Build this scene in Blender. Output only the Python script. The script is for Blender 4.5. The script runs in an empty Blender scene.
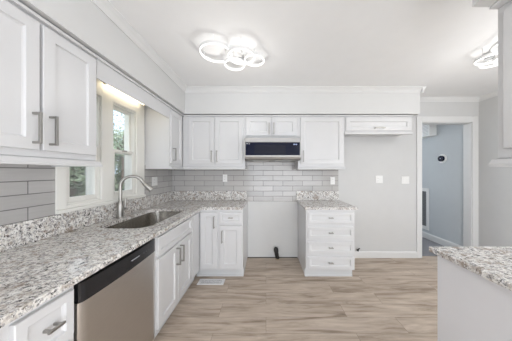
import bpy, bmesh, math, random
from mathutils import Vector, Matrix
from mathutils.geometry import delaunay_2d_cdt

sc = bpy.context.scene
COL = sc.collection
PI = math.pi

# ------------------------------------------------------------------ camera, world, sun, area lights, exposure
EYE = 1.375
cam_d = bpy.data.cameras.new('camera'); cam = bpy.data.objects.new('camera', cam_d); COL.objects.link(cam)
cam.location = (0, 0, EYE); cam.rotation_euler = (PI/2, 0, 0)
cam_d.sensor_width = 36; cam_d.lens = 190/512*36
cam_d.shift_x = -10/512; cam_d.shift_y = 1.5/512
cam_d.clip_start = 0.02; cam_d.clip_end = 400
sc.camera = cam
sc.view_settings.view_transform = 'Standard'; sc.view_settings.look = 'None'
sc.view_settings.gamma = 1; sc.view_settings.use_curve_mapping = False
sc.view_settings.exposure = 0.28

world = bpy.data.worlds.new('sky'); sc.world = world; world.use_nodes = True
wt = world.node_tree; wt.nodes.clear()
wo = wt.nodes.new('ShaderNodeOutputWorld'); wb = wt.nodes.new('ShaderNodeBackground')
wc = wt.nodes.new('ShaderNodeTexCoord'); wn = wt.nodes.new('ShaderNodeTexNoise'); wr = wt.nodes.new('ShaderNodeValToRGB')
wn.inputs['Scale'].default_value = 2.2; wn.inputs['Detail'].default_value = 4
wr.color_ramp.elements[0].position = 0.4; wr.color_ramp.elements[0].color = (0.52, 0.68, 0.90, 1)
wr.color_ramp.elements[1].position = 0.62; wr.color_ramp.elements[1].color = (0.92, 0.95, 1.0, 1)
wt.links.new(wc.outputs['Generated'], wn.inputs['Vector']); wt.links.new(wn.outputs['Fac'], wr.inputs['Fac'])
wt.links.new(wr.outputs['Color'], wb.inputs['Color']); wb.inputs['Strength'].default_value = 1.9
wt.links.new(wb.outputs[0], wo.inputs['Surface'])

sd = bpy.data.lights.new('sun', 'SUN'); sd.energy = 4.5; sd.angle = 0.05; sd.color = (1, 0.96, 0.9)
sun = bpy.data.objects.new('sun', sd); COL.objects.link(sun); sun.rotation_euler = (0.5, 0.75, 0)   # shines from the right of the house

def area(name, loc, rot, sx, sy, power, color):
    d = bpy.data.lights.new(name, 'AREA'); d.shape = 'RECTANGLE'; d.size = sx; d.size_y = sy
    d.energy = power; d.color = color
    o = bpy.data.objects.new(name, d); COL.objects.link(o); o.location = loc; o.rotation_euler = rot
    return o
# added fills from behind and the dining side; daylight in the hallway
area('fill_rear', (0.9, -2.80, 1.0), (PI/2, 0, 0), 3.4, 1.8, 66, (0.97, 0.985, 1.0))  # unseen fill, added to light the room from behind the camera
area('fill_ceiling', (2.0, -0.7, 1.75), (PI, 0, 0), 2.6, 2.2, 44, (1.0, 0.998, 0.992))   # unseen upward fill, added to brighten the ceiling
area('fill_dining', (3.3, -0.9, 1.15), (PI/2, 0, PI/2), 2.2, 1.4, 50, (0.96, 0.98, 1.0))  # unseen fill added in front of the right wall, no window there
area('daylight_hall', (2.3, 5.3, 1.9), (PI/2, 0, PI*0.75), 0.9, 1.0, 23, (0.92, 0.96, 1.0))

# ------------------------------------------------------------------ materials
MATS = {}
def new_mat(name):
    m = bpy.data.materials.new(name); m.use_nodes = True
    b = m.node_tree.nodes['Principled BSDF']
    MATS[name] = m
    return m, m.node_tree, b
def plain(name, col, rough=0.5, metal=0.0, spec=0.5, var=0.0, scale=8.0, bump=0.0, bscale=60.0):
    m, t, b = new_mat(name)
    b.inputs['Roughness'].default_value = rough; b.inputs['Metallic'].default_value = metal
    b.inputs['Specular IOR Level'].default_value = spec
    tc = t.nodes.new('ShaderNodeTexCoord')
    n = t.nodes.new('ShaderNodeTexNoise'); n.inputs['Scale'].default_value = scale; n.inputs['Detail'].default_value = 3
    r = t.nodes.new('ShaderNodeValToRGB')
    r.color_ramp.elements[0].position = 0.3; r.color_ramp.elements[1].position = 0.7
    r.color_ramp.elements[0].color = tuple(c*(1-var) for c in col)+(1,)
    r.color_ramp.elements[1].color = tuple(min(1, c*(1+var)) for c in col)+(1,)
    t.links.new(tc.outputs['Object'], n.inputs['Vector']); t.links.new(n.outputs['Fac'], r.inputs['Fac'])
    t.links.new(r.outputs['Color'], b.inputs['Base Color'])
    if bump:
        n2 = t.nodes.new('ShaderNodeTexNoise'); n2.inputs['Scale'].default_value = bscale
        bp = t.nodes.new('ShaderNodeBump'); bp.inputs['Strength'].default_value = bump; bp.inputs['Distance'].default_value = 0.002
        t.links.new(tc.outputs['Object'], n2.inputs['Vector']); t.links.new(n2.outputs['Fac'], bp.inputs['Height'])
        t.links.new(bp.outputs['Normal'], b.inputs['Normal'])
    return m
WALL = plain('wall_paint_grey', (0.615, 0.615, 0.612), 0.75, var=0.01, bump=0.1, bscale=150)
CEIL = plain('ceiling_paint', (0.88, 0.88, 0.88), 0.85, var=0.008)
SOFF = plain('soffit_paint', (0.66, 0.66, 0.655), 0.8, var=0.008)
TRIM = plain('trim_paint', (0.72, 0.72, 0.715), 0.4, var=0.01)
WINP = plain('window_paint_warm_light', (0.82, 0.81, 0.77), 0.4, var=0.01)  # white trim with the warm window light tinted into its colour
CAB = plain('cabinet_lacquer', (0.665, 0.665, 0.672), 0.32, var=0.008)
CABIN = plain('cabinet_toe_paint', (0.66, 0.67, 0.68), 0.45, var=0.01)
PATCH = plain('bare_wall_white', (0.68, 0.68, 0.675), 0.8, var=0.012)
PANELW = plain('peninsula_panel', (0.76, 0.76, 0.785), 0.4, var=0.008)
NICK = plain('brushed_nickel', (0.38, 0.37, 0.35), 0.36, 1.0, var=0.05, scale=40)
SINKM = plain('sink_steel', (0.44, 0.42, 0.39), 0.27, 1.0, var=0.04, scale=20)
BLACK = plain('black_plastic', (0.012, 0.012, 0.014), 0.25, var=0.1)
RUBB = plain('black_rubber', (0.022, 0.020, 0.019), 0.55, var=0.15)
DKGAP = plain('dark_recess', (0.02, 0.02, 0.02), 0.8, var=0.1)
GLASSB = plain('black_glass', (0.006, 0.008, 0.024), 0.10, spec=0.22, var=0.1)
MSTEEL = plain('microwave_steel', (0.36, 0.35, 0.34), 0.45, 1.0, var=0.03, scale=30)
WHITEP = plain('white_plastic', (0.82, 0.82, 0.81), 0.35, var=0.01)
GREYP = plain('light_grey_plastic', (0.45, 0.46, 0.47), 0.4, var=0.02)
PRINT = plain('pale_print', (0.55, 0.56, 0.6), 0.4, var=0.01)
VENTW = plain('register_white', (0.82, 0.82, 0.83), 0.35, var=0.01)
BRASS = plain('tan_cap', (0.50, 0.40, 0.26), 0.4, 0.3, var=0.05)
HALLF = plain('hall_carpet', (0.24, 0.24, 0.26), 0.95, var=0.12, scale=60, bump=0.3, bscale=400)
HALLW = plain('wall_paint_cool_light', (0.56, 0.59, 0.61), 0.7, var=0.01)  # same grey wall paint, the hallway's cool light put into its colour
BARK = plain('bark', (0.12, 0.09, 0.07), 0.9, var=0.3, scale=12)
LEAFA = plain('leaf_green', (0.27, 0.32, 0.24), 0.6, var=0.35, scale=2.0)
LEAFB = plain('leaf_dark', (0.13, 0.18, 0.11), 0.6, var=0.35, scale=2.0)
MULCH = plain('mulch', (0.30, 0.22, 0.16), 0.95, var=0.3, scale=4)

def brushed():
    m, t, b = new_mat('stainless_panel')
    b.inputs['Metallic'].default_value = 1.0; b.inputs['Roughness'].default_value = 0.36
    tc = t.nodes.new('ShaderNodeTexCoord'); mp = t.nodes.new('ShaderNodeMapping')
    mp.inputs['Scale'].default_value = (4, 4, 220)
    n = t.nodes.new('ShaderNodeTexNoise'); n.inputs['Scale'].default_value = 3; n.inputs['Detail'].default_value = 4
    r = t.nodes.new('ShaderNodeValToRGB')
    r.color_ramp.elements[0].color = (0.50, 0.475, 0.445, 1); r.color_ramp.elements[1].color = (0.66, 0.63, 0.60, 1)
    t.links.new(tc.outputs['Object'], mp.inputs['Vector']); t.links.new(mp.outputs[0], n.inputs['Vector'])
    t.links.new(n.outputs['Fac'], r.inputs['Fac']); t.links.new(r.outputs['Color'], b.inputs['Base Color'])
    return m
STEEL = brushed()

def granite():
    m, t, b = new_mat('granite')
    b.inputs['Roughness'].default_value = 0.18
    L = t.links.new
    tc = t.nodes.new('ShaderNodeTexCoord')
    def noise(scale, det=5, rough=0.6, dist=0.0):
        n = t.nodes.new('ShaderNodeTexNoise'); n.inputs['Scale'].default_value = scale; n.inputs['Detail'].default_value = det
        n.inputs['Roughness'].default_value = rough; n.inputs['Distortion'].default_value = dist
        L(tc.outputs['Object'], n.inputs['Vector']); return n
    def ramp(src, stops):
        r = t.nodes.new('ShaderNodeValToRGB'); e = r.color_ramp.elements
        while len(e) < len(stops): e.new(0.5)
        for k, (p, c) in enumerate(stops): e[k].position = p; e[k].color = c+(1,)
        L(src, r.inputs['Fac']); return r
    def mix(fac, a, c, mode='MIX'):
        x = t.nodes.new('ShaderNodeMix'); x.data_type = 'RGBA'; x.blend_type = mode
        if isinstance(fac, float): x.inputs[0].default_value = fac
        else: L(fac, x.inputs[0])
        L(a, x.inputs[6])
        if isinstance(c, tuple): x.inputs[7].default_value = c+(1,)
        else: L(c, x.inputs[7])
        return x.outputs[2]
    base = ramp(noise(26, 4).outputs['Fac'], [(0.30, (0.38, 0.33, 0.29)), (0.45, (0.74, 0.71, 0.67)), (0.58, (0.86, 0.85, 0.83)), (0.75, (0.70, 0.66, 0.61))])
    g = ramp(noise(75, 4, 0.65, 0.4).outputs['Fac'], [(0.42, (1, 1, 1)), (0.50, (0, 0, 0))])
    c = mix(g.outputs['Color'], base.outputs['Color'], (0.36, 0.35, 0.35))
    d = ramp(noise(58, 5, 0.7, 0.6).outputs['Fac'], [(0.555, (0, 0, 0)), (0.60, (1, 1, 1))])
    c = mix(d.outputs['Color'], c, (0.05, 0.045, 0.047))
    br_ = ramp(noise(17, 4, 0.6, 0.5).outputs['Fac'], [(0.53, (0, 0, 0)), (0.66, (0.8, 0.8, 0.8))])
    c = mix(br_.outputs['Color'], c, (0.30, 0.235, 0.185))
    w = ramp(noise(110, 3, 0.6).outputs['Fac'], [(0.60, (0, 0, 0)), (0.66, (1, 1, 1))])
    c = mix(w.outputs['Color'], c, (0.90, 0.89, 0.88))
    L(c, b.inputs['Base Color'])
    return m
GRAN = granite()

def tile(name, axis, u0):
    m, t, b = new_mat(name); L = t.links.new
    b.inputs['Roughness'].default_value = 0.16
    tc = t.nodes.new('ShaderNodeTexCoord'); s = t.nodes.new('ShaderNodeSeparateXYZ'); c = t.nodes.new('ShaderNodeCombineXYZ')
    L(tc.outputs['Object'], s.inputs[0])
    a = t.nodes.new('ShaderNodeMath'); a.operation = 'SUBTRACT'; a.inputs[1].default_value = u0
    L(s.outputs[axis], a.inputs[0]); L(a.outputs[0], c.inputs[0])
    z = t.nodes.new('ShaderNodeMath'); z.operation = 'SUBTRACT'; z.inputs[1].default_value = 1.07-0.0825*10
    L(s.outputs['Z'], z.inputs[0]); L(z.outputs[0], c.inputs[1])
    br = t.nodes.new('ShaderNodeTexBrick')
    br.inputs['Scale'].default_value = 1; br.inputs['Brick Width'].default_value = 0.315; br.inputs['Row Height'].default_value = 0.0825
    br.inputs['Mortar Size'].default_value = 0.0029; br.inputs['Mortar Smooth'].default_value = 0.15
    br.inputs['Color1'].default_value = (0.475, 0.462, 0.452, 1); br.inputs['Color2'].default_value = (0.565, 0.548, 0.535, 1)
    br.inputs['Mortar'].default_value = (0.19, 0.185, 0.18, 1)
    L(c.outputs[0], br.inputs['Vector'])
    mp = t.nodes.new('ShaderNodeMapping'); mp.inputs['Scale'].default_value = (3, 26, 1); L(c.outputs[0], mp.inputs['Vector'])
    n = t.nodes.new('ShaderNodeTexNoise'); n.inputs['Scale'].default_value = 2.2; n.inputs['Detail'].default_value = 4
    L(mp.outputs[0], n.inputs['Vector'])
    r = t.nodes.new('ShaderNodeValToRGB'); r.color_ramp.elements[0].color = (0.86, 0.86, 0.86, 1); r.color_ramp.elements[1].color = (1, 1, 1, 1)
    L(n.outputs['Fac'], r.inputs['Fac'])
    x = t.nodes.new('ShaderNodeMix'); x.data_type = 'RGBA'; x.blend_type = 'MULTIPLY'; x.inputs[0].default_value = 1
    L(br.outputs['Color'], x.inputs[6]); L(r.outputs['Color'], x.inputs[7]); L(x.outputs[2], b.inputs['Base Color'])
    bp = t.nodes.new('ShaderNodeBump'); bp.invert = True; bp.inputs['Strength'].default_value = 0.5; bp.inputs['Distance'].default_value = 0.002
    L(br.outputs['Fac'], bp.inputs['Height']); L(bp.outputs['Normal'], b.inputs['Normal'])
    rr = t.nodes.new('ShaderNodeMapRange'); rr.inputs[3].default_value = 0.16; rr.inputs[4].default_value = 0.8
    L(br.outputs['Fac'], rr.inputs[0]); L(rr.outputs[0], b.inputs['Roughness'])
    return m
TILEB = tile('tile_back', 'X', -0.045-0.315*8)
TILEL = tile('tile_left', 'Y', 1.355-0.315*10)

def floor_mat():
    m, t, b = new_mat('oak_vinyl_planks'); L = t.links.new
    b.inputs['Roughness'].default_value = 0.55; b.inputs['Specular IOR Level'].default_value = 0.22
    tc = t.nodes.new('ShaderNodeTexCoord')
    br = t.nodes.new('ShaderNodeTexBrick'); br.offset = 0.37; br.inputs['Scale'].default_value = 1
    br.inputs['Brick Width'].default_value = 1.22; br.inputs['Row Height'].default_value = 0.18
    br.inputs['Mortar Size'].default_value = 0.0012; br.inputs['Mortar Smooth'].default_value = 0.2
    br.inputs['Color1'].default_value = (0.0, 0.0, 0.0, 1); br.inputs['Color2'].default_value = (1, 1, 1, 1); br.inputs['Mortar'].default_value = (0.0, 0, 0, 1)
    L(tc.outputs['Object'], br.inputs['Vector'])
    mp = t.nodes.new('ShaderNodeMapping'); mp.inputs['Scale'].default_value = (1.1, 8.5, 1)
    L(tc.outputs['Object'], mp.inputs['Vector'])
    add = t.nodes.new('ShaderNodeVectorMath'); add.operation = 'ADD'
    sc_ = t.nodes.new('ShaderNodeVectorMath'); sc_.operation = 'SCALE'; sc_.inputs['Scale'].default_value = 3.0
    L(br.outputs['Color'], sc_.inputs[0]); L(mp.outputs[0], add.inputs[0]); L(sc_.outputs[0], add.inputs[1])
    n = t.nodes.new('ShaderNodeTexNoise'); n.inputs['Scale'].default_value = 1.7; n.inputs['Detail'].default_value = 7; n.inputs['Roughness'].default_value = 0.62; n.inputs['Distortion'].default_value = 0.6
    L(add.outputs[0], n.inputs['Vector'])
    r = t.nodes.new('ShaderNodeValToRGB'); e = r.color_ramp.elements
    e[0].position = 0.28; e[0].color = (0.275, 0.212, 0.160, 1)
    e[1].position = 0.72; e[1].color = (0.73, 0.635, 0.545, 1)
    k = e.new(0.47); k.color = (0.525, 0.438, 0.360, 1)
    L(n.outputs['Fac'], r.inputs['Fac'])
    mp2 = t.nodes.new('ShaderNodeMapping'); mp2.inputs['Scale'].default_value = (3, 75, 1); L(tc.outputs['Object'], mp2.inputs['Vector'])
    n2 = t.nodes.new('ShaderNodeTexNoise'); n2.inputs['Scale'].default_value = 2; n2.inputs['Detail'].default_value = 3; L(mp2.outputs[0], n2.inputs['Vector'])
    r2 = t.nodes.new('ShaderNodeValToRGB'); r2.color_ramp.elements[0].color = (0.72, 0.71, 0.70, 1); r2.color_ramp.elements[1].color = (1.17, 1.17, 1.17, 1)
    L(n2.outputs['Fac'], r2.inputs['Fac'])
    x = t.nodes.new('ShaderNodeMix'); x.data_type = 'RGBA'; x.blend_type = 'MULTIPLY'; x.inputs[0].default_value = 1
    L(r.outputs['Color'], x.inputs[6]); L(r2.outputs['Color'], x.inputs[7])
    x2 = t.nodes.new('ShaderNodeMix'); x2.data_type = 'RGBA'; L(br.outputs['Fac'], x2.inputs[0]); L(x.outputs[2], x2.inputs[6]); x2.inputs[7].default_value = (0.20, 0.155, 0.12, 1)
    L(x2.outputs[2], b.inputs['Base Color'])
    return m
FLOORM = floor_mat()

def lawn_mat():
    m, t, b = new_mat('lawn_grass'); L = t.links.new
    b.inputs['Roughness'].default_value = 0.9
    tc = t.nodes.new('ShaderNodeTexCoord'); n = t.nodes.new('ShaderNodeTexNoise'); n.inputs['Scale'].default_value = 0.35; n.inputs['Detail'].default_value = 6
    r = t.nodes.new('ShaderNodeValToRGB'); r.color_ramp.elements[0].position = 0.38; r.color_ramp.elements[1].position = 0.66
    r.color_ramp.elements[0].color = (0.15, 0.22, 0.09, 1); r.color_ramp.elements[1].color = (0.34, 0.31, 0.2, 1)
    L(tc.outputs['Object'], n.inputs['Vector']); L(n.outputs['Fac'], r.inputs['Fac']); L(r.outputs['Color'], b.inputs['Base Color'])
    return m
LAWN = lawn_mat()

def emit(name, col, strength):
    m = bpy.data.materials.new(name); m.use_nodes = True; t = m.node_tree; t.nodes.clear()
    o = t.nodes.new('ShaderNodeOutputMaterial'); e = t.nodes.new('ShaderNodeEmission')
    e.inputs['Color'].default_value = col+(1,); e.inputs['Strength'].default_value = strength
    t.links.new(e.outputs[0], o.inputs['Surface']); return m
RINGE = emit('led_diffuser', (1.0, 0.985, 0.96), 1.35)
TUBEE = emit('warm_tube', (1.0, 0.86, 0.62), 7.0)
DIGIT = emit('clock_digits', (0.55, 0.65, 1.0), 0.8)

def seethrough(name, col, fac, gloss):
    m = bpy.data.materials.new(name); m.use_nodes = True; t = m.node_tree; t.nodes.clear()
    o = t.nodes.new('ShaderNodeOutputMaterial'); tr = t.nodes.new('ShaderNodeBsdfTransparent'); mx = t.nodes.new('ShaderNodeMixShader')
    if gloss:
        g = t.nodes.new('ShaderNodeBsdfGlossy'); g.inputs['Roughness'].default_value = 0.02
    else:
        g = t.nodes.new('ShaderNodeBsdfDiffuse'); g.inputs['Color'].default_value = col+(1,)
    mx.inputs[0].default_value = fac
    t.links.new(tr.outputs[0], mx.inputs[1]); t.links.new(g.outputs[0], mx.inputs[2]); t.links.new(mx.outputs[0], o.inputs['Surface'])
    return m
PANE = seethrough('window_pane', (1, 1, 1), 0.06, True)
SCREEN = seethrough('insect_screen', (0.25, 0.25, 0.25), 0.25, False)

# ------------------------------------------------------------------ mesh helpers
class MB:
    def __init__(s): s.bm = bmesh.new()
    def box(s, x0, x1, y0, y1, z0, z1):
        v = [s.bm.verts.new(p) for p in ((x0,y0,z0),(x1,y0,z0),(x1,y1,z0),(x0,y1,z0),(x0,y0,z1),(x1,y0,z1),(x1,y1,z1),(x0,y1,z1))]
        for f in ((3,2,1,0),(4,5,6,7),(0,1,5,4),(1,2,6,5),(2,3,7,6),(3,0,4,7)): s.bm.faces.new([v[i] for i in f])
        return s
    def prism(s, prof, axis, a, b):
        # prof: closed polygon of 2D points in the two other axes (order x,y,z without axis)
        def P(p, t):
            if axis == 'x': return (t, p[0], p[1])
            if axis == 'y': return (p[0], t, p[1])
            return (p[0], p[1], t)
        A = [s.bm.verts.new(P(p, a)) for p in prof]; B = [s.bm.verts.new(P(p, b)) for p in prof]; n = len(prof)
        s.bm.faces.new(A); s.bm.faces.new(B[::-1])
        for i in range(n): s.bm.faces.new((A[i], B[i], B[(i+1)%n], A[(i+1)%n]))
        return s
    def lathe(s, prof, c=(0,0,0), n=24, ax='z'):
        rings = []
        for (r, h) in prof:
            ring = []
            for k in range(n):
                a = 2*PI*k/n; u, v = r*math.cos(a), r*math.sin(a)
                p = {'z': (u, v, h), 'x': (h, u, v), 'y': (u, h, v)}[ax]
                ring.append(s.bm.verts.new((c[0]+p[0], c[1]+p[1], c[2]+p[2])))
            rings.append(ring)
        for a, b in zip(rings, rings[1:]):
            for k in range(n): s.bm.faces.new((a[k], a[(k+1)%n], b[(k+1)%n], b[k]))
        s.bm.faces.new(rings[0][::-1]); s.bm.faces.new(rings[-1])
        return s
    def tube(s, pts, rads, n=12):
        pts = [Vector(p) for p in pts]
        if not isinstance(rads, (list, tuple)): rads = [rads]*len(pts)
        up = None; rings = []
        for i, p in enumerate(pts):
            d = (pts[min(i+1, len(pts)-1)]-pts[max(i-1, 0)]).normalized()
            if up is None: up = d.orthogonal().normalized()
            up = (up-d*up.dot(d)).normalized(); w = d.cross(up)
            rings.append([s.bm.verts.new(p+(up*math.cos(2*PI*k/n)+w*math.sin(2*PI*k/n))*rads[i]) for k in range(n)])
        for a, b in zip(rings, rings[1:]):
            for k in range(n): s.bm.faces.new((a[k], a[(k+1)%n], b[(k+1)%n], b[k]))
        s.bm.faces.new(rings[0][::-1]); s.bm.faces.new(rings[-1])
        return s
    def shaker(s, x0, x1, z0, z1, yb, t=0.02, st=0.058, dep=0.012, sl=0.010):
        # framed door, back at y=yb, front at y=yb-t (front faces -Y), recessed flat centre with a sloped inner edge
        yf = yb-t
        def ring(i, y): return [s.bm.verts.new(p) for p in ((x0+i,y,z0+i),(x1-i,y,z0+i),(x1-i,y,z1-i),(x0+i,y,z1-i))]
        R = [ring(0, yb), ring(0, yf+0.003), ring(0.003, yf), ring(st, yf), ring(st+sl*0.4, yf+dep*0.75), ring(st+sl, yf+dep)]
        for a, b in zip(R, R[1:]):
            for k in range(4): s.bm.faces.new((a[k], a[(k+1)%4], b[(k+1)%4], b[k]))
        s.bm.faces.new(R[0][::-1]); s.bm.faces.new(R[-1])
        return s
    def build(s, name, mat, parent=None, loc=None, bevel=0.0, smooth=False, kind=None, seg=2):
        bmesh.ops.recalc_face_normals(s.bm, faces=s.bm.faces)
        me = bpy.data.meshes.new(name); s.bm.to_mesh(me); s.bm.free()
        if smooth:
            for p in me.polygons: p.use_smooth = True
        o = bpy.data.objects.new(name, me); COL.objects.link(o); me.materials.append(mat)
        if parent: o.parent = parent
        if loc: o.location = loc
        if bevel:
            b = o.modifiers.new('bevel', 'BEVEL'); b.width = bevel; b.segments = seg; b.limit_method = 'ANGLE'; b.angle_limit = 0.6
        if smooth:
            e = o.modifiers.new('split', 'EDGE_SPLIT'); e.split_angle = 0.7
        if kind: o['kind'] = kind
        return o
def thing(name, label, cat, loc=(0,0,0), rz=0, group=None):
    o = bpy.data.objects.new(name, None); COL.objects.link(o); o.empty_display_size = 0.1
    o.location = loc; o.rotation_euler = (0, 0, rz); o['label'] = label; o['category'] = cat
    if group: o['group'] = group
    return o
def tag(o, label, cat, group=None):
    o['label'] = label; o['category'] = cat
    if group: o['group'] = group
    return o
def struct(o, label=None):
    o['kind'] = 'structure'
    if label: o['label'] = label
    return o
def copy_tree(o, parent=None):
    c = o.copy(); COL.objects.link(c)
    if parent: c.parent = parent
    for ch in list(o.children): copy_tree(ch, c)
    return c

# ------------------------------------------------------------------ structure
XL, XR, YB, YR, ZC = -1.51, 3.42, 3.05, -2.85, 2.57      # walls, rear, ceiling
struct(MB().box(XL-0.12, XR+0.12, YR-0.1, YB+0.06, -0.1, 0).build('floor', FLOORM), 'grey-brown oak plank floor')
struct(MB().box(XL-0.12, XR+0.12, YR-0.1, YB+0.12, ZC, ZC+0.1).build('ceiling', CEIL), 'white ceiling')
# back wall with the doorway
DX0, DX1, DZ = 2.488, 3.307, 2.178
struct(MB().box(XL-0.12, DX0, YB, YB+0.12, 0, ZC).box(DX1, XR+0.12, YB, YB+0.12, 0, ZC).box(DX0, DX1, YB, YB+0.12, DZ, ZC).build('wall_back', WALL), 'light grey back wall with a doorway')
# left wall with two window openings
W1 = (1.42, 1.732); W2 = (1.857, 2.20); WZ0, WZ1 = 1.12, 2.065
m = MB()
ys = [YR, W1[0], W1[1], W2[0], W2[1], YB]
for a, b in ((ys[0], ys[1]), (ys[2], ys[3]), (ys[4], ys[5])): m.box(XL-0.12, XL, a, b, 0, ZC)
for a, b in (W1, W2): m.box(XL-0.12, XL, a, b, 0, WZ0).box(XL-0.12, XL, a, b, WZ1, ZC)
struct(m.build('wall_left', WALL), 'left wall with two windows')
struct(MB().box(XR, XR+0.12, YR, YB, 0, ZC).build('wall_right', WALL), 'plain light grey right wall')
# rear wall (behind the camera), its wide opening added for the fill light
struct(MB().box(XL-0.12, -0.85, YR-0.1, YR, 0, ZC).box(2.65, XR+0.12, YR-0.1, YR, 0, ZC).box(-0.85, 2.65, YR-0.1, YR, 2.0, ZC).build('wall_rear', WALL))
# soffit (bulkhead) above the wall cabinets, L-shaped, and one above the peninsula
SX, SY, SZ, SXR = -1.155, 2.705, 2.204, 2.19
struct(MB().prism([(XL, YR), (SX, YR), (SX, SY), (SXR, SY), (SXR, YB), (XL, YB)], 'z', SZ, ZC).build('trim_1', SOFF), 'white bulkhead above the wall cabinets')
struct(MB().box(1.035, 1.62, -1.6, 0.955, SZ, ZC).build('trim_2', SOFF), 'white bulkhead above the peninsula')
def crown(d):   # offset from wall, z
    return [(0, ZC), (d*0.055, ZC), (d*0.055, ZC-0.010), (d*0.046, ZC-0.016), (d*0.030, ZC-0.030), (d*0.014, ZC-0.050), (d*0.010, ZC-0.056), (d*0.010, ZC-0.068), (0, ZC-0.068)]
m = MB()
m.prism([(SX+p[0], p[1]) for p in crown(1)], 'y', YR, SY)
m.prism([(SY+p[0], p[1]) for p in crown(-1)], 'x', SX, SXR+0.05)
m.prism([(SXR+p[0], p[1]) for p in crown(1)], 'y', SY-0.05, YB)
struct(m.build('trim_3', TRIM), 'crown moulding along the bulkhead')
m = MB()
m.prism([(YB+p[0]*0.6, p[1]) for p in crown(-1)], 'x', SXR+0.05, XR)
m.prism([(XR+p[0]*0.6, p[1]) for p in crown(-1)], 'y', YR, YB)
struct(m.build('trim_4', TRIM), 'small crown moulding above the doorway')
# baseboards
bb = lambda d: [(0, 0), (d*0.016, 0), (d*0.016, 0.082), (d*0.010, 0.098), (0, 0.104)]
struct(MB().prism([(YB+p[0], p[1]) for p in bb(-1)], 'x', 1.143, DX0-0.075).build('baseboard_back', TRIM))
struct(MB().prism([(XR+p[0], p[1]) for p in bb(-1)], 'y', YR, YB).build('baseboard_right', TRIM))
# doorway casing and jamb
m = MB()
m.box(DX0-0.078, DX0+0.006, YB-0.018, YB, 0, DZ+0.085).box(DX1-0.006, DX1+0.078, YB-0.018, YB, 0, DZ+0.085).box(DX0+0.006, DX1-0.006, YB-0.018, YB, DZ-0.006, DZ+0.085)
d1 = struct(m.build('door_1', TRIM, bevel=0.004), 'white cased opening to the hallway')
m = MB().box(DX0, DX0+0.015, YB, YB+0.12, 0, DZ).box(DX1-0.015, DX1, YB, YB+0.12, 0, DZ).box(DX0, DX1, YB, YB+0.12, DZ-0.015, DZ)
m.build('jamb', TRIM, d1)
# hallway beyond
HX = 3.325
struct(MB().box(1.6, HX+0.1, YB+0.06, 5.6, -0.1, 0).build('hall_floor', HALLF), 'grey hallway floor')
struct(MB().box(HX, HX+0.1, YB+0.12, 5.6, 0, 2.5).build('wall_hall_right', HALLW), 'grey hallway wall, tinted blue for the cool light')
struct(MB().box(1.5, 1.6, YB+0.12, 5.6, 0, 2.5).build('wall_hall_left', HALLW))
struct(MB().box(1.5, HX+0.1, 5.6, 5.7, 0, 2.5).build('wall_hall_end', HALLW))
struct(MB().box(1.5, HX+0.1, YB+0.12, 5.7, 2.5, 2.6).build('ceiling_hall', CEIL))
struct(MB().prism([(HX+p[0], p[1]*1.15) for p in bb(-1)], 'y', YB+0.12, 5.6).build('baseboard_hall', TRIM))

# tile backsplash on the walls
T = 0.009
m = MB().box(XL, -0.302, YB-T, YB, 1.07, 1.46).box(-0.302, 0.483, YB-T, YB, 0.905, 1.86).box(0.483, 1.158, YB-T, YB, 1.07, 1.46)
struct(m.build('wall_tile_back', TILEB), 'glossy grey tile backsplash on the back wall')
m = MB().box(XL, XL+T, 0.1, 1.352, 1.07, 1.46).box(XL, XL+T, 2.337, YB-T, 1.07, 1.46)
struct(m.build('wall_tile_left', TILEL), 'glossy grey tile backsplash on the left wall')
struct(MB().box(-0.296, 0.503, YB-0.004, YB, 0.012, 0.905).build('wall_patch', PATCH), 'bare white wall in the range gap')
struct(MB().box(-0.296, 0.503, YB-0.006, YB, 0.0, 0.012).build('trim_5', DKGAP), 'dark strip for the shaded gap at the foot of the wall')  # shade of the gap painted as a solid dark strip

# ------------------------------------------------------------------ windows
def window(name, y0, y1, label, screen):
    xg = XL-0.034
    fr = MB().box(XL-0.12, XL-0.002, y0, y0+0.018, WZ0, WZ1).box(XL-0.12, XL-0.002, y1-0.018, y1, WZ0, WZ1)
    fr.box(XL-0.12, XL-0.002, y0+0.018, y1-0.018, WZ1-0.018, WZ1).box(XL-0.12, XL-0.002, y0+0.018, y1-0.018, WZ0, WZ0+0.02)
    o = struct(fr.build(name, WINP), label)
    a, b = y0+0.019, y1-0.019; zm = 1.585
    def sash(x, z0, z1, n):
        k = 0.029
        s = MB().box(x-0.03, x, a, a+k, z0, z1).box(x-0.03, x, b-k, b, z0, z1).box(x-0.03, x, a+k, b-k, z0, z0+k+0.008).box(x-0.03, x, a+k, b-k, z1-k, z1)
        so = s.build('sash', WINP, o, bevel=0.003)
        MB().box(x-0.017, x-0.013, a+k-0.004, b-k+0.004, z0+k, z1-k+0.004).build('glass_pane', PANE, so)
    sash(xg+0.028, WZ0+0.021, zm+0.02, 0)
    sash(xg-0.006, zm-0.02, WZ1-0.019, 1)
    if screen: MB().box(XL-0.112, XL-0.110, a, b, WZ0+0.02, zm).build('insect_screen', SCREEN, o)
    MB().box(xg+0.028, xg+0.040, (a+b)/2-0.03, (a+b)/2+0.03, zm+0.005, zm+0.02).build('sash_lock', NICK, o)
    return o
w1 = window('window_1', *W1, 'sash window partly behind the near wall cabinet', True)
w2 = window('window_2', *W2, 'sash window behind the faucet', True)
m = MB(); c0, c1 = XL, XL+0.018
m.box(c0, c1, 1.353, W1[0]+0.004, 1.10, 2.2).box(c0, c1, W1[1]-0.004, W2[0]+0.004, 1.10, 2.2).box(c0, c1, W2[1]-0.004, 2.336, 1.10, 2.2)
for a, b in (W1, W2): m.box(c0, c1, a+0.004, b-0.004, WZ1-0.004, 2.2).box(c0, c1, a+0.004, b-0.004, 1.10, WZ0+0.008)
struct(m.build('trim_6', WINP, bevel=0.004), 'white casing around both windows')
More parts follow.
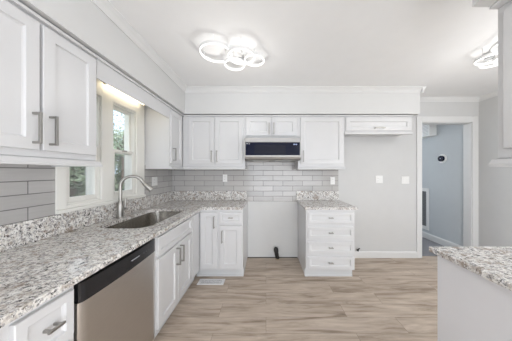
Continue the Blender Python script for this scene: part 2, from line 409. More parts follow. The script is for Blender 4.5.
struct(MB().box(XL, XL+0.034, 1.353, 2.336, 1.072, 1.10).build('trim_7', WINP, bevel=0.005), 'white window stool above the granite')

# ------------------------------------------------------------------ handles
def bar_pull(parent, x, z, yf, length, vertical=True, r=0.0058, so=0.032):
    m = MB(); h = length/2
    if vertical:
        m.box(x-r, x+r, yf-so-2*r, yf-so, z-h, z+h)
        for q in (-1, 1): m.box(x-r, x+r, yf-so, yf, z+q*(h-r)-r, z+q*(h-r)+r)
    else:
        m.box(x-h, x+h, yf-so-2*r, yf-so, z-r, z+r)
        for q in (-1, 1): m.box(x+q*(h-0.012)-r, x+q*(h-0.012)+r, yf-so, yf, z-r, z+r)
    return m.build('handle', NICK, parent, bevel=0.0015)

# ------------------------------------------------------------------ cabinets. local frame: x along the wall, y=0 the wall, front towards -y
def base_cab(name, label, loc, rz, w, depth, doors, drawers, left_side=True, body_w=None, false_fronts=(), filler=None, toe_x0=0.0):
    """doors/drawers: (x0,x1,z0,z1,handle(x,z,vertical,length) or None)"""
    t = thing(name, label, 'cabinet', loc, rz)
    H, tk = 0.893, 0.115
    m = MB()
    m.box(0, 0.018, -depth+0.02, -0.002, tk, H).box(w-0.018, w, -depth+0.02, -0.002, tk, H)
    m.box(0.018, w-0.018, -depth+0.02, -0.002, tk, tk+0.018).box(0.018, w-0.018, -0.012, -0.002, tk+0.018, H)
    m.box(0, w, -depth, -depth+0.02, tk, H)
    m.box(0, 0.018, -depth+0.085, -0.002, 0, tk).box(w-0.018, w, -depth+0.085, -0.002, 0, tk)
    m.build('body', CAB, t, bevel=0.0015)
    MB().box(toe_x0, w, -depth+0.07, -depth+0.085, 0, tk).box(toe_x0, w, -depth+0.062, -depth+0.07, 0, 0.018).build('toe_kick', CABIN, t)
    for (x0, x1, z0, z1, h) in doors:
        d = MB().shaker(x0, x1, z0, z1, -depth).build('door', CAB, t)
        if h: bar_pull(d, h[0], h[1], -depth-0.02, h[3], h[2])
    for (x0, x1, z0, z1, h) in drawers:
        d = MB().shaker(x0, x1, z0, z1, -depth, st=0.034).build('drawer', CAB, t)
        if h: bar_pull(d, h[0], h[1], -depth-0.009 if h[3] < 0.1 else -depth-0.02, h[3], h[2], r=0.005, so=0.026)
    for (x0, x1, z0, z1) in false_fronts: MB().shaker(x0, x1, z0, z1, -depth, st=0.034).build('false_front', CAB, t)
    if filler: MB().box(filler[0], filler[1], -depth-0.012, -depth, tk+0.02, H-0.03).build('filler_panel', CAB, t, bevel=0.003)
    return t
LB = XL+0.0; DB = 0.652     # left-run depth so that its face stands at X=-0.858
R90 = PI/2
# near end unit (a sliver in view), narrow drawer unit, [dishwasher], sink base
base_cab('base_cabinet', 'white base cabinet at the near end of the counter, cut off at the lower left', (LB, 0.12, 0), R90, 0.49, DB,
         [(0.02, 0.235, 0.14, 0.66, (0.20, 0.56, True, 0.15)), (0.245, 0.46, 0.14, 0.66, (0.28, 0.56, True, 0.15))], [(0.02, 0.46, 0.69, 0.865, (0.24, 0.775, False, 0.075))])
base_cab('base_cabinet', 'narrow white drawer cabinet directly left of the dishwasher', (LB, 0.612, 0), R90, 0.236, DB,
         [(0.022, 0.214, 0.14, 0.645, (0.05, 0.55, True, 0.15))], [(0.022, 0.220, 0.672, 0.862, (0.132, 0.766, False, 0.060))])
base_cab('sink_cabinet', 'white sink base cabinet with two doors, right of the dishwasher', (LB, 1.466, 0), R90, 0.9725, DB,
         [(0.018, 0.345, 0.140, 0.690, (0.312, 0.585, True, 0.16)), (0.355, 0.682, 0.140, 0.690, (0.388, 0.585, True, 0.16))], [],
         false_fronts=[(0.018, 0.682, 0.715, 0.862)], filler=(0.72, 0.93))
# back wall: left of the range gap
base_cab('base_cabinet', 'white corner base cabinet left of the empty range gap', (-0.8565, YB, 0), 0, 0.5595, 0.61,
         [(0.020, 0.233, 0.140, 0.862, (0.198, 0.738, True, 0.15)), (0.266, 0.546, 0.140, 0.690, (0.300, 0.555, True, 0.15))],
         [(0.266, 0.546, 0.718, 0.862, (0.406, 0.790, False, 0.062))], toe_x0=-0.06)
# back wall: four drawers
base_cab('drawer_cabinet', 'white four-drawer base cabinet right of the empty range gap', (0.512, YB, 0), 0, 0.626, 0.61, [],
         [(0.024, 0.604, z0, z1, (0.314, (z0+z1)/2, False, 0.062)) for z0, z1 in ((0.717, 0.863), (0.527, 0.672), (0.337, 0.482), (0.140, 0.292))])
# peninsula: plain finished panel towards the aisle
t = thing('peninsula_cabinet', 'plain white panelled peninsula cabinet under the granite at lower right', 'cabinet', (1.01, 0.1, 0))
MB().box(0.014, 0.62, 0, 1.006, 0, 0.893).build('body', PANELW, t, bevel=0.002)
MB().box(0, 0.0135, 0, 1.02, 0, 0.893).build('side_panel', PANELW, t, bevel=0.002)
MB().box(0.014, 0.62, 1.0065, 1.02, 0, 0.893).build('end_panel', PANELW, t, bevel=0.002)

# wall cabinets
def wall_cab(name, label, loc, rz, w, zb, doors, rail=True, depth=0.305, side_reveal=0.0, ztop=2.192, rail_ends=(0.0, 0.0), trim=True, trim_z=(2.174, 2.192), trim_out=0.026, rail_out=0.036):
    t = thing(name, label, 'cabinet', loc, rz)
    MB().box(0, w, -depth, -0.002, zb, ztop-0.0).build('body', CAB, t, bevel=0.0015)
    for (x0, x1, z0, z1, h) in doors:
        d = MB().shaker(x0, x1, z0, z1, -depth).build('door', CAB, t)
        if h: bar_pull(d, h[0], h[1], -depth-0.02, h[3], h[2])
    if rail:
        a, b = -rail_ends[0], w+rail_ends[1]
        pr = [(-depth+0.02, zb-0.042), (-depth-rail_out, zb-0.042), (-depth-rail_out-0.002, zb-0.030), (-depth-rail_out+0.008, zb-0.018), (-depth-rail_out+0.014, zb-0.008), (-depth-rail_out+0.018, zb-0.0065), (-depth+0.004, zb-0.0065), (-depth+0.004, zb-0.0005), (-depth+0.02, zb-0.0005)]
        m = MB().prism(pr, 'x', a, b)
        if rail_ends[0]: m.box(a, 0.02, -depth+0.02, -0.013, zb-0.042, zb-0.0005)
        if rail_ends[1]: m.box(w-0.02, b, -depth+0.02, -0.013, zb-0.042, zb-0.0005)
        m.build('light_rail', CAB, t)
    if trim: MB().box(0, w, -depth-trim_out, -depth, *trim_z).build('scribe_moulding', CAB, t, bevel=0.003)
    return t
DT, DBT = 2.158, 1.49
wall_cab('wall_cabinet', 'white two-door wall cabinet nearest the camera, left of the windows', (XL, 0.64, 0), R90, 0.706, 1.455,
         [(0.02, 0.357, DBT, DT, (0.327, 1.600, True, 0.16)), (0.372, 0.690, DBT, DT, (0.402, 1.600, True, 0.16))], rail_ends=(0, 0.012))
wall_cab('wall_cabinet', 'white wall cabinet in the corner beyond the window', (XL, 2.365, 0), R90, YB-2.365-0.307, 1.455,
         [(0.02, 0.325, DBT, DT, (0.055, 1.600, True, 0.16))], rail_ends=(0.006, 0))
wall_cab('wall_cabinet', 'white two-door wall cabinet left of the microwave', (-1.200, YB, 0), 0, 0.893, 1.455,
         [(0.085, 0.455, DBT, DT, (0.425, 1.600, True, 0.16)), (0.470, 0.865, DBT, DT, (0.500, 1.600, True, 0.16))], rail_ends=(0, 0.008))
wall_cab('wall_cabinet', 'short white two-door cabinet above the microwave', (-0.306, YB, 0), 0, 0.768, 1.856,
         [(0.02, 0.377, 1.896, DT, (0.350, 1.995, True, 0.16)), (0.391, 0.748, 1.896, DT, (0.418, 1.995, True, 0.16))], rail=False)
wall_cab('wall_cabinet', 'tall single-door white wall cabinet right of the microwave', (0.463, YB, 0), 0, 0.667, 1.455,
         [(0.035, 0.645, DBT, DT, (0.070, 1.600, True, 0.16))], rail_ends=(0.008, 0.008))
wall_cab('wall_cabinet', 'wide short white cabinet above the empty fridge space', (1.131, YB, 0), 0, 0.975, 1.945,
         [(0.018, 0.955, 1.966, DT, (0.49, 2.005, False, 0.15))], rail=False)
tfr = bpy.data.objects['wall_cabinet.005'] if 'wall_cabinet.005' in bpy.data.objects else None
if tfr: MB().box(0.0, 0.975, -0.331, -0.285, 1.918, 1.9445).build('light_rail', CAB, tfr, bevel=0.004)
# the peninsula's wall cabinet, its doors facing the aisle (-X): local x runs to -Y
wall_cab('wall_cabinet', 'white wall cabinet hanging over the peninsula at the right edge', (1.47, 0.955, 0), -R90, 1.0, 1.444,
         [(0.035, 0.485, DBT, DT, (0.455, 1.60, True, 0.16)), (0.497, 0.965, DBT, DT, (0.53, 1.6, True, 0.16))], rail_ends=(0.008, 0), trim_out=0.045, trim_z=(2.190, 2.2035), ztop=2.2035)
vl = tag(MB().box(-1.214, -1.198, 1.348, 2.363, 2.043, 2.200).build('valance', CAB, bevel=0.002), 'white valance board over the windows joining two wall cabinets', 'valance')
MB().box(-1.1975, -1.179, 1.348, 2.363, 2.174, 2.192).build('scribe_moulding', CAB, vl, bevel=0.003)

# ------------------------------------------------------------------ granite counters
def rounded(x0, x1, y0, y1, r, n=8):
    out = []
    for cx, cy, a0 in ((x1-r, y1-r, 0), (x0+r, y1-r, PI/2), (x0+r, y0+r, PI), (x1-r, y0+r, 1.5*PI)):
        for k in range(n+1):
            a = a0+PI/2*k/n; out.append((cx+r*math.cos(a), cy+r*math.sin(a)))
    return out
SK = (-1.385, -0.955, 1.515, 2.325, 0.11)
def slab(outer, hole, z0, z1):
    vs = [Vector(p) for p in outer]; n = len(vs); ed = [(i, (i+1) % n) for i in range(n)]
    if hole:
        k = len(hole); vs += [Vector(p) for p in hole]; ed += [(n+i, n+(i+1) % k) for i in range(k)]
    V, E, F, *_ = delaunay_2d_cdt(vs, ed, [], 1, 1e-6)
    def inside(p, poly):
        c = False; j = len(poly)-1
        for i in range(len(poly)):
            if (poly[i][1] > p[1]) != (poly[j][1] > p[1]) and p[0] < (poly[j][0]-poly[i][0])*(p[1]-poly[i][1])/(poly[j][1]-poly[i][1])+poly[i][0]: c = not c
            j = i
        return c
    m = MB(); B = [m.bm.verts.new((v.x, v.y, z0)) for v in V]; Tt = [m.bm.verts.new((v.x, v.y, z1)) for v in V]
    cnt = {}
    for f in F:
        c = sum((V[i] for i in f), Vector((0, 0)))/len(f)
        if not inside(c, outer) or (hole and inside(c, hole)): continue
        m.bm.faces.new([Tt[i] for i in f]); m.bm.faces.new([B[i] for i in reversed(f)])
        for i in range(len(f)):
            e = (f[i], f[(i+1) % len(f)]); cnt[e] = 1
    for (a, b) in cnt:
        if (b, a) not in cnt: m.bm.faces.new((B[a], B[b], Tt[b], Tt[a]))
    return m
CZ0, CZ1 = 0.895, 0.925
CE = -0.815
t = thing('countertop', 'L-shaped speckled granite countertop with the sink cut-out along the left wall', 'countertop', (XL, 0.12, 0))
def local(o, t): o.location = -Vector(t.location); return o
hole = rounded(*SK)
local(slab([(XL+0.001, 0.1), (CE, 0.1), (CE, 2.41), (-0.298, 2.41), (-0.298, YB-0.001), (XL+0.001, YB-0.001)], hole, CZ0, CZ1).build('top', GRAN, t, bevel=0.0), t)
local(MB().box(XL+0.001, XL+0.022, 0.1, YB-0.023, CZ1+0.0005, 1.070).build('splash_left', GRAN, t, bevel=0.002), t)
local(MB().box(XL+0.001, -0.304, YB-0.022, YB-0.001, CZ1+0.0005, 1.070).build('splash_back', GRAN, t, bevel=0.002), t)
for c in t.children: c.name = {'splash_left': 'backsplash', 'splash_back': 'backsplash'}.get(c.name, c.name)
t = thing('countertop', 'small speckled granite countertop on the four-drawer cabinet', 'countertop', (0.495, 2.41, 0))
local(MB().box(0.495, 1.170, 2.41, YB-0.001, CZ0, CZ1).build('top', GRAN, t, bevel=0.003), t)
local(MB().box(0.485, 1.158, YB-0.022, YB-0.001, CZ1+0.0005, 1.070).build('backsplash', GRAN, t, bevel=0.002), t)
t = thing('countertop', 'speckled granite countertop on the white peninsula at lower right', 'countertop', (0.985, 0.1, 0))
local(MB().box(0.985, 1.70, 0.1, 1.152, CZ0, CZ1).build('top', GRAN, t, bevel=0.005), t)

# sink
t = thing('sink', 'undermount stainless steel single-bowl sink set into the granite', 'sink', (-1.17, 1.9, 0.70))
def loft(loops, mat, name, parent, close_last=True):
    m = MB(); L = [[m.bm.verts.new(p) for p in lp] for lp in loops]
    for a, b in zip(L, L[1:]):
        n = len(a)
        for k in range(n): m.bm.faces.new((a[k], a[(k+1) % n], b[(k+1) % n], b[k]))
    if close_last: m.bm.faces.new(L[-1])
    o = m.build(name, mat, parent, smooth=True); return o
def rl(inset, z):
    x0, x1, y0, y1, r = SK
    return [(p[0], p[1], z) for p in rounded(x0+inset, x1-inset, y0+inset, y1-inset, max(0.03, r-inset))]
o = loft([rl(-0.012, 0.8945), rl(-0.003, 0.8945), rl(-0.002, 0.885), rl(0.004, 0.74), rl(0.012, 0.715), rl(0.035, 0.702), rl(0.12, 0.698)], SINKM, 'bowl', t); local(o, t)
o = MB().lathe([(0.043, 0.699), (0.043, 0.702), (0.036, 0.7025), (0.03, 0.700)], (-1.17, 1.95, 0)).build('drain', NICK, t, smooth=True); local(o, t)

# faucet
FB = Vector((-1.432, 1.868, CZ1))
t = thing('faucet', 'tall gooseneck pull-down faucet in brushed nickel behind the sink', 'faucet', FB)
MB().lathe([(0.032, 0.0005), (0.032, 0.006), (0.027, 0.011), (0.026, 0.06), (0.026, 0.125), (0.023, 0.145), (0.0185, 0.160), (0.016, 0.165)]).build('base', NICK, t, smooth=True)
dirv = Vector((0.91, 0.41, 0)).normalized()
pts = [(0, 0, 0.162), (0, 0, 0.24), (0, 0, 0.31)]
R = 0.098
for k in range(1, 15):
    a = PI*k/15*0.93
    p = dirv*(R-R*math.cos(a)); pts.append((p.x, p.y, 0.31+R*math.sin(a)))
last = Vector(pts[-1]); dd = (last-Vector(pts[-2])).normalized()
pts.append(tuple(last+dd*0.02))
MB().tube(pts, 0.0150, 14).build('spout', NICK, t, smooth=True)
e = Vector(pts[-1]); dd2 = (dd+dirv*0.35).normalized()
MB().tube([e-dd2*0.004, e+dd2*0.012, e+dd2*0.06, e+dd2*0.095, e+dd2*0.10], [0.0165, 0.0200, 0.0235, 0.0275, 0.0240], 16).build('spray_head', NICK, t, smooth=True)
side = Vector((0.25, 0.97, 0)).normalized()
h = MB().tube([side*0.022+Vector((0, 0, 0.085)), side*0.055+Vector((0, 0, 0.085))], 0.014, 14)
h.tube([side*0.044+Vector((0, 0, 0.090)), side*0.052+Vector((0, 0, 0.14)), side*0.058+Vector((0, 0, 0.185))], [0.008, 0.0075, 0.0085], 10)
h.build('handle', NICK, t, smooth=True)

# ------------------------------------------------------------------ dishwasher (local frame as the cabinets)
t = thing('dishwasher', 'stainless steel dishwasher with a black control strip under the counter', 'dishwasher', (LB, 0.852, 0), R90)
w = 0.610; fd = 0.667
MB().box(0.006, w-0.006, -0.62, -0.02, 0.10, 0.885).build('tub', DKGAP, t)
MB().box(0.01, w-0.01, -0.585, -0.57, 0.0, 0.10).build('toe_kick', BLACK, t)
prof = [(0.010, -0.622), (0.010, -fd+0.014), (0.020, -fd+0.004), (0.05, -fd-0.001)]
n = 14
prof += [(0.05+(w-0.1)*k/n, -fd-0.001-0.010*math.sin(PI*k/n)) for k in range(1, n)]
prof += [(w-0.05, -fd-0.001), (w-0.020, -fd+0.004), (w-0.010, -fd+0.014), (w-0.010, -0.622)]
MB().prism(prof, 'z', 0.11, 0.775).build('door_panel', STEEL, t, smooth=True)
cp = MB().prism([(p[0], p[1]-0.004) if p[1] < -0.63 else p for p in prof], 'z', 0.777, 0.868).build('control_panel', BLACK, t, smooth=True)
yf = -fd-0.0165
MB().prism([(p[0]*0.38+0.19, p[1]-0.0052) if p[1] < -0.63 else (p[0]*0.38+0.19, -0.66) for p in prof], 'z', 0.777, 0.789).build('pocket_handle', DKGAP, cp)
m = MB()
for k, wd in enumerate((4, 4, 2, 4, 2, 4, 4, 2, 4, 4)):
    x = 0.318+k*0.0076; m.box(x, x+wd*0.0011, yf-0.0004, yf+0.006, 0.8250, 0.8295)
m.build('maker_mark', PRINT, cp)
m = MB()
for k in range(5):
    x = 0.44+k*0.027; m.lathe([(0.0045, -fd-0.0132+k*0.0012), (0.0045, -fd+0.004)], (x, 0, 0.826), 10, 'y')
m.build('button_row', plain('button_grey', (0.06, 0.06, 0.065), 0.4), cp)

# ------------------------------------------------------------------ microwave
t = thing('microwave', 'slim stainless over-the-range microwave with black glass door', 'microwave', (-0.286, YB, 1.536))
w = 0.752; d = 0.497
MB().box(0.002, w-0.002, -d+0.03, -T-0.001, 0.020, 0.316).build('body', GREYP, t, bevel=0.003)
MB().box(0, w, -d, -d+0.03, 0.240, 0.300).build('top_strip', MSTEEL, t, bevel=0.004)
dr = MB().box(0, w, -d+0.004, -d+0.03, 0.062, 0.240).box(0, 0.010, -d, -d+0.004, 0.062, 0.240).box(w-0.010, w, -d, -d+0.004, 0.062, 0.240).build('door', MSTEEL, t)
MB().box(0.010, w-0.010, -d+0.0005, -d+0.004, 0.064, 0.238).build('glass_front', GLASSB, dr)
MB().box(0.13, 0.55, -d-0.0002, -d+0.0005, 0.085, 0.20).build('viewing_window', plain('window_mesh', (0.012, 0.013, 0.026), 0.14, spec=0.22), dr)
m = MB().lathe([(0.007, -d-0.0004), (0.007, -d+0.0005)], (0.030, 0, 0.221), 16, 'y').box(0.042, 0.045, -d-0.0004, -d+0.0005, 0.214, 0.228).box(0.045, 0.052, -d-0.0004, -d+0.0005, 0.214, 0.217).box(0.056, 0.067, -d-0.0004, -d+0.0005, 0.214, 0.217).box(0.056, 0.059, -d-0.0004, -d+0.0005, 0.217, 0.228).box(0.059, 0.067, -d-0.0004, -d+0.0005, 0.225, 0.228).box(0.064, 0.067, -d-0.0004, -d+0.0005, 0.217, 0.222)
m.build('maker_mark', PRINT, dr)
m = MB()
for k in range(4):
    x = 0.655+k*0.012+(0.004 if k > 1 else 0)
    m.box(x, x+0.008, -d-0.0004, -d+0.0005, 0.203, 0.217)
m.build('clock_display', DIGIT, dr)
MB().prism([(-d, 0.062), (-d, 0.045), (-d+0.012, 0.014), (-d+0.03, 0.0), (-T-0.001, 0.0), (-T-0.001, 0.019), (-d+0.03, 0.019), (-d+0.03, 0.062)], 'x', 0, w).build('bottom_lip', MSTEEL, t)
m = MB()
for k in range(2): m.box(0.10+k*0.32, 0.33+k*0.32, -0.42, -0.10, -0.004, -0.0002)
m.build('grease_filter', GREYP, t)

# ------------------------------------------------------------------ ceiling lights: interlocking LED rings
LAMP_W = 3.2
def ring_light(name, label, loc, rz):
    t = thing(name, label, 'ceiling light', loc, rz, 'ring ceiling lights')
    MB().lathe([(0.085, -0.0002), (0.085, -0.026), (0.080, -0.030)], n=32).build('canopy', WHITEP, t, smooth=True)
    MB().lathe([(0.036, -0.0305), (0.036, -0.062), (0.033, -0.066)], (0.05, 0.085, 0), n=20).build('driver_cap', GREYP, t, smooth=True)
    for (x, y, r, zt, hgt) in ((-0.155, -0.075, 0.150, -0.060, 0.019), (0.085, -0.065, 0.130, -0.085, 0.022), (0.200, 0.060, 0.103, -0.050, 0.018), (-0.005, 0.085, 0.105, -0.080, 0.019)):
        m = MB(); nn = 48
        P = [(r-0.010, zt), (r-0.010, zt-hgt), (r-0.004, zt-hgt), (r-0.0005, zt-hgt+0.006), (r-0.0005, zt)]
        rings = [[m.bm.verts.new((x+q*math.cos(2*PI*k/nn), y+q*math.sin(2*PI*k/nn), z)) for k in range(nn)] for q, z in P]
        for i in range(len(P)):
            a, b = rings[i], rings[(i+1) % len(P)]
            for k in range(nn): m.bm.faces.new((a[k], a[(k+1) % nn], b[(k+1) % nn], b[k]))
        ro = m.build('led_ring', RINGE, t, smooth=True)
        m = MB()
        P = [(r-0.006, zt+0.010), (r+0.003, zt+0.010), (r+0.003, zt-hgt+0.006), (r+0.0005, zt-hgt+0.006), (r+0.0005, zt+0.0005), (r-0.006, zt+0.0005)]
        rings = [[m.bm.verts.new((x+q*math.cos(2*PI*k/nn), y+q*math.sin(2*PI*k/nn), z)) for k in range(nn)] for q, z in P]
        for i in range(len(P)):
            a, b = rings[i], rings[(i+1) % len(P)]
            for k in range(nn): m.bm.faces.new((a[k], a[(k+1) % nn], b[(k+1) % nn], b[k]))
        fr = m.build('ring_frame', WHITEP, ro, smooth=True)
        for ang in (0.6, 2.7, 4.8):
            cx, cy = x+(r-0.003)*math.cos(ang), y+(r-0.003)*math.sin(ang)
            MB().tube([(cx, cy, -0.0003), (cx, cy, zt+0.012)], 0.003, 6).build('hanger', WHITEP, ro)
    ld = bpy.data.lights.new('led_glow', 'POINT'); ld.energy = LAMP_W; ld.color = (1.0, 0.985, 0.955); ld.shadow_soft_size = 0.10
    lo = bpy.data.objects.new('led_glow', ld); COL.objects.link(lo); lo.parent = t; lo.location = (0.02, 0.0, -0.36)
    return t
ring_light('ceiling_light', 'ceiling light of four glowing rings above the kitchen floor', (-0.318, 1.875, ZC), 0)
ring_light('ceiling_light', 'ceiling light of glowing rings beyond the peninsula, partly hidden by the wall cabinet', (2.25, 1.80, ZC), 0.7)

# tube lamp behind the valance
t = thing('tube_light', 'warm tube light under the bulkhead behind the window valance', 'light', (-1.44, 1.69, SZ))
MB().box(-0.03, 0.03, 0.0, 0.57, -0.016, -0.0005).build('housing', WHITEP, t)
MB().tube([(0, 0.02, -0.028), (0, 0.55, -0.028)], 0.011, 12).build('tube', TUBEE, t, smooth=True)
for y in (0.0, 0.55): MB().box(-0.012, 0.012, y, y+0.02, -0.042, -0.0165).build('end_cap', BRASS, t, bevel=0.004)

# ------------------------------------------------------------------ wall plates
def plate(name, label, cat, loc, rz, w, kind, n=1):
    t = thing(name, label, cat, loc, rz)
    h = 0.118
    MB().box(-w/2, w/2, -0.006, -0.0003, -h/2, h/2).build('cover_plate', WHITEP, t, bevel=0.003)
    for k in range(n):
        x = (k-(n-1)/2)*0.046
        if kind == 'outlet' or (kind == 'mixed' and k == 0):
            for q in (-1, 1):
                r = MB().box(x-0.016, x+0.016, -0.0085, -0.006, q*0.020-0.014, q*0.020+0.014).build('receptacle', WHITEP, t, bevel=0.002)
                MB().box(x-0.008, x-0.006, -0.0088, -0.0085, q*0.020-0.004, q*0.020+0.006).box(x+0.006, x+0.008, -0.0088, -0.0085, q*0.020-0.004, q*0.020+0.006).build('slot', DKGAP, r)
        else:
            MB().box(x-0.016, x+0.016, -0.0095, -0.006, -0.033, 0.033).build('rocker', WHITEP, t, bevel=0.002)
    return t
plate('outlet', 'white outlet on the grey tile below the two-door wall cabinet', 'outlet', (-0.655, YB-T, 1.277), 0, 0.072, 'outlet')
plate('outlet', 'white outlet on the grey tile at the right end, above the small granite counter', 'outlet', (1.065, YB-T, 1.235), 0, 0.072, 'outlet')
plate('outlet', 'white outlet on the bare grey wall in the fridge space', 'outlet', (1.815, YB, 1.255), 0, 0.115, 'mixed', 2)
plate('light_switch', 'white double light switch on the grey wall left of the doorway', 'light switch', (2.235, YB, 1.245), 0, 0.122, 'switch', 2)
plate('light_switch', 'white double switch plate on the left tile right of the window, above the sink', 'light switch', (XL+T, 2.56, 1.250), R90, 0.120, 'mixed', 2)

# ------------------------------------------------------------------ floor register
t = thing('floor_register', 'white metal floor register in front of the corner base cabinet', 'floor vent', (-0.682, 2.372, 0))
m = MB().box(-0.162, 0.162, -0.062, -0.036, 0.0003, 0.007).box(-0.162, 0.162, 0.036, 0.062, 0.0003, 0.007).box(-0.162, -0.132, -0.036, 0.036, 0.0003, 0.007).box(0.132, 0.162, -0.036, 0.036, 0.0003, 0.007)
m.build('frame', VENTW, t, bevel=0.002)
MB().box(-0.132, 0.132, -0.036, 0.036, 0.0003, 0.0012).build('duct_pan', DKGAP, t)
m = MB()
for k in range(19): m.box(-0.129+k*0.0142, -0.1205+k*0.0142, -0.036, 0.036, 0.0013, 0.006)
m.box(-0.132, 0.132, -0.003, 0.003, 0.0013, 0.0065)
m.build('louvers', VENTW, t)

# range cord stub
t = thing('range_cord', 'black range power cord stub sticking up at the foot of the wall', 'power cord', (0.165, YB-0.05, 0))
MB().tube([(0.03, 0.0, 0.021), (0.012, -0.01, 0.035), (0.004, -0.012, 0.075), (-0.004, -0.006, 0.12)], [0.024, 0.029, 0.032, 0.032], 12).build('cord', RUBB, t, smooth=True)
MB().tube([(-0.004, -0.006, 0.119), (-0.007, -0.002, 0.150), (-0.008, 0.004, 0.172), (-0.008, 0.012, 0.180)], [0.036, 0.037, 0.032, 0.018], 14).build('plug', RUBB, t, smooth=True)
MB().lathe([(0.032, 0.0003), (0.032, 0.006), (0.022, 0.010)], (0.012, -0.004, 0), 18).build('floor_collar', BRASS, t)
# water valve for the fridge
t = thing('water_valve', 'small dark water valve low on the wall beside the four-drawer cabinet', 'valve', (1.425, YB-0.0003, 0.13))
MB().tube([(0, 0, -0.0), (0, -0.03, 0)], 0.011, 12).build('stub_pipe', NICK, t, smooth=True)
MB().tube([(0, -0.03, -0.012), (0.004, -0.032, 0.02)], [0.013, 0.012], 12).build('valve_body', DKGAP, t, smooth=True)
MB().tube([(-0.012, -0.034, 0.012), (0.026, -0.038, 0.034)], [0.007, 0.010], 8).build('valve_handle', RUBB, t, smooth=True)
t.location.x = 1.46

# ------------------------------------------------------------------ hallway fittings on the wall at HX (facing -X): local front is -y, rotate so -y -> -X
t = thing('thermostat', 'round dark-faced thermostat on the hallway wall', 'thermostat', (HX-0.0003, 3.575, 1.375+13.4/190*3.575), -R90)
MB().lathe([(0.085, 0), (0.085, -0.012), (0.080, -0.014)], n=28, ax='y').build('wall_ring', WHITEP, t, smooth=True)
MB().lathe([(0.056, -0.0141), (0.056, -0.044), (0.052, -0.048)], n=28, ax='y').build('dial', GLASSB, t, smooth=True)
MB().box(-0.010, 0.010, -0.0485, -0.0481, -0.004, 0.006).build('readout', plain('readout_blue', (0.2, 0.25, 0.4), 0.4), t)
t = thing('door_chime', 'white louvered chime box high on the hallway wall', 'door chime', (HX-0.0003, 3.70, 2.225), -R90)
MB().box(-0.33, 0.0, -0.145, 0, -0.14, 0.15).build('housing', WHITEP, t, bevel=0.004)
m = MB()
for k in range(9): m.box(-0.31, -0.175, -0.149, -0.1452, -0.115+k*0.028, -0.104+k*0.028).box(-0.155, -0.02, -0.149, -0.1452, -0.115+k*0.028, -0.104+k*0.028)
m.build('louvers', GREYP, t)
t = thing('return_grille', 'white framed return air grille low on the hallway wall', 'air vent', (HX-0.0003, 3.93, 0.0), -R90)
m = MB().box(-0.55, 0.06, -0.012, 0, 0.18, 0.25).box(-0.55, 0.06, -0.012, 0, 0.97, 1.04).box(-0.55, -0.48, -0.012, 0, 0.25, 0.97).box(0.0, 0.06, -0.012, 0, 0.25, 0.97)
m.build('frame', WHITEP, t, bevel=0.002)
m = MB()
for k in range(34): m.box(-0.48, 0.0, -0.007, -0.003, 0.255+k*0.021, 0.266+k*0.021)
m.build('louvers', plain('grille_grey', (0.22, 0.23, 0.24), 0.6), t)
MB().box(-0.48, 0.0, -0.002, 0, 0.25, 0.97).build('filter', plain('filter_grey', (0.12, 0.125, 0.13), 0.9), t)

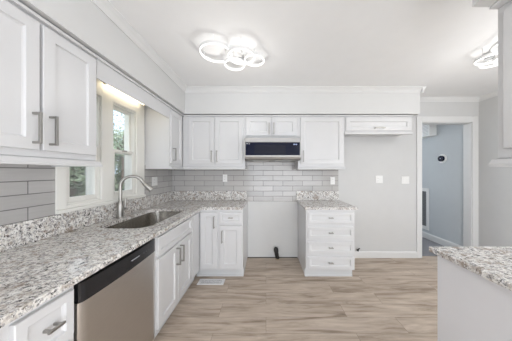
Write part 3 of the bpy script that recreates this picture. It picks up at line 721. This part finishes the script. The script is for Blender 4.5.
# ------------------------------------------------------------------ garden outside the windows
GZ = -0.35
struct(MB().box(-90, -1.75, -30, 120, GZ-0.2, GZ).build('lawn', LAWN), 'green lawn outside the windows')
random.seed(4)
def crown_mesh(name, n, R, leaf, seed, mat, clumps=16):
    rnd = random.Random(seed); m = MB(); cs = []
    for k in range(clumps):
        u = Vector((rnd.gauss(0, 1), rnd.gauss(0, 1), rnd.gauss(0, 0.8))).normalized()*rnd.uniform(0.3, 0.95)
        cs.append((Vector((u.x*R[0], u.y*R[1], u.z*R[2])), rnd.uniform(0.25, 0.45)))
    for k in range(n):
        c, q = rnd.choice(cs)
        p = c+Vector((rnd.gauss(0, 1)*R[0], rnd.gauss(0, 1)*R[1], rnd.gauss(0, 1)*R[2]))*q*0.55
        a = Vector((rnd.uniform(-1, 1), rnd.uniform(-1, 1), rnd.uniform(-1, 1))).normalized(); b = a.orthogonal().normalized()
        s = leaf*rnd.uniform(0.6, 1.3)
        vs = [m.bm.verts.new(p+v) for v in (a*s, b*s*0.5, -a*s, -b*s*0.5)]
        m.bm.faces.new(vs)
    me = bpy.data.meshes.new(name); m.bm.to_mesh(me); m.bm.free(); me.materials.append(mat); return me
ca = crown_mesh('crown', 1500, (3.2, 3.2, 3.0), 0.16, 1, LEAFA, 22)
cb = crown_mesh('crown', 4200, (3.0, 3.0, 3.4), 0.20, 2, LEAFB, 26)
cs = crown_mesh('foliage', 2600, (2.0, 1.6, 1.1), 0.12, 3, LEAFB, 20)
def tree(label, x, y, mesh, hgt, s, group):
    t = thing('tree', label, 'tree', (x, y, GZ), random.uniform(0, 6), group)
    br = MB().tube([(0, 0, -0.1), (0.05, 0, hgt*0.4), (0, 0.1, hgt*0.75), (0.1, 0, hgt*1.1)], [0.26, 0.2, 0.15, 0.04], 10)
    for k in range(6):
        a = k*1.05; z = hgt*(0.55+0.07*k)
        br.tube([(0, 0, z), (math.cos(a)*1.0, math.sin(a)*1.0, z+0.7), (math.cos(a)*2.0, math.sin(a)*2.0, z+1.1)], [0.09, 0.06, 0.02], 6)
    br.build('trunk', BARK, t)
    c = bpy.data.objects.new('crown', mesh); COL.objects.link(c); c.parent = t; c.location = (0, 0, hgt); c.scale = (s, s, s)
    return t
for x, y, me, hgt, s in ((-15, 20, ca, 5.6, 0.9), (-22, 29.5, cb, 4.6, 0.95), (-31, 41, ca, 6.5, 1.1), (-12.8, 12.6, cb, 3.2, 0.8), (-21.5, 21.8, cb, 3.6, 0.9), (-30.5, 31.5, ca, 6.0, 1.0)):
    tree('leafy tree seen through the window glass, standing on the lawn', x, y, me, hgt, s, 'trees outside the windows')
for x, y in ((-18.2, 25.0), (-17.2, 15.8), (-26.0, 36.5), (-11.0, 16.6)):
    s = thing('shrub', 'dark green shrub on the lawn outside the windows', 'shrub', (x, y, GZ), random.uniform(0, 6), 'shrubs outside the windows')
    c = bpy.data.objects.new('foliage', cs); COL.objects.link(c); c.parent = s; c.location = (0, 0, 0.8)
    MB().tube([(0, 0, -0.05), (0, 0, 0.9)], [0.06, 0.03], 6).build('stem', BARK, s)
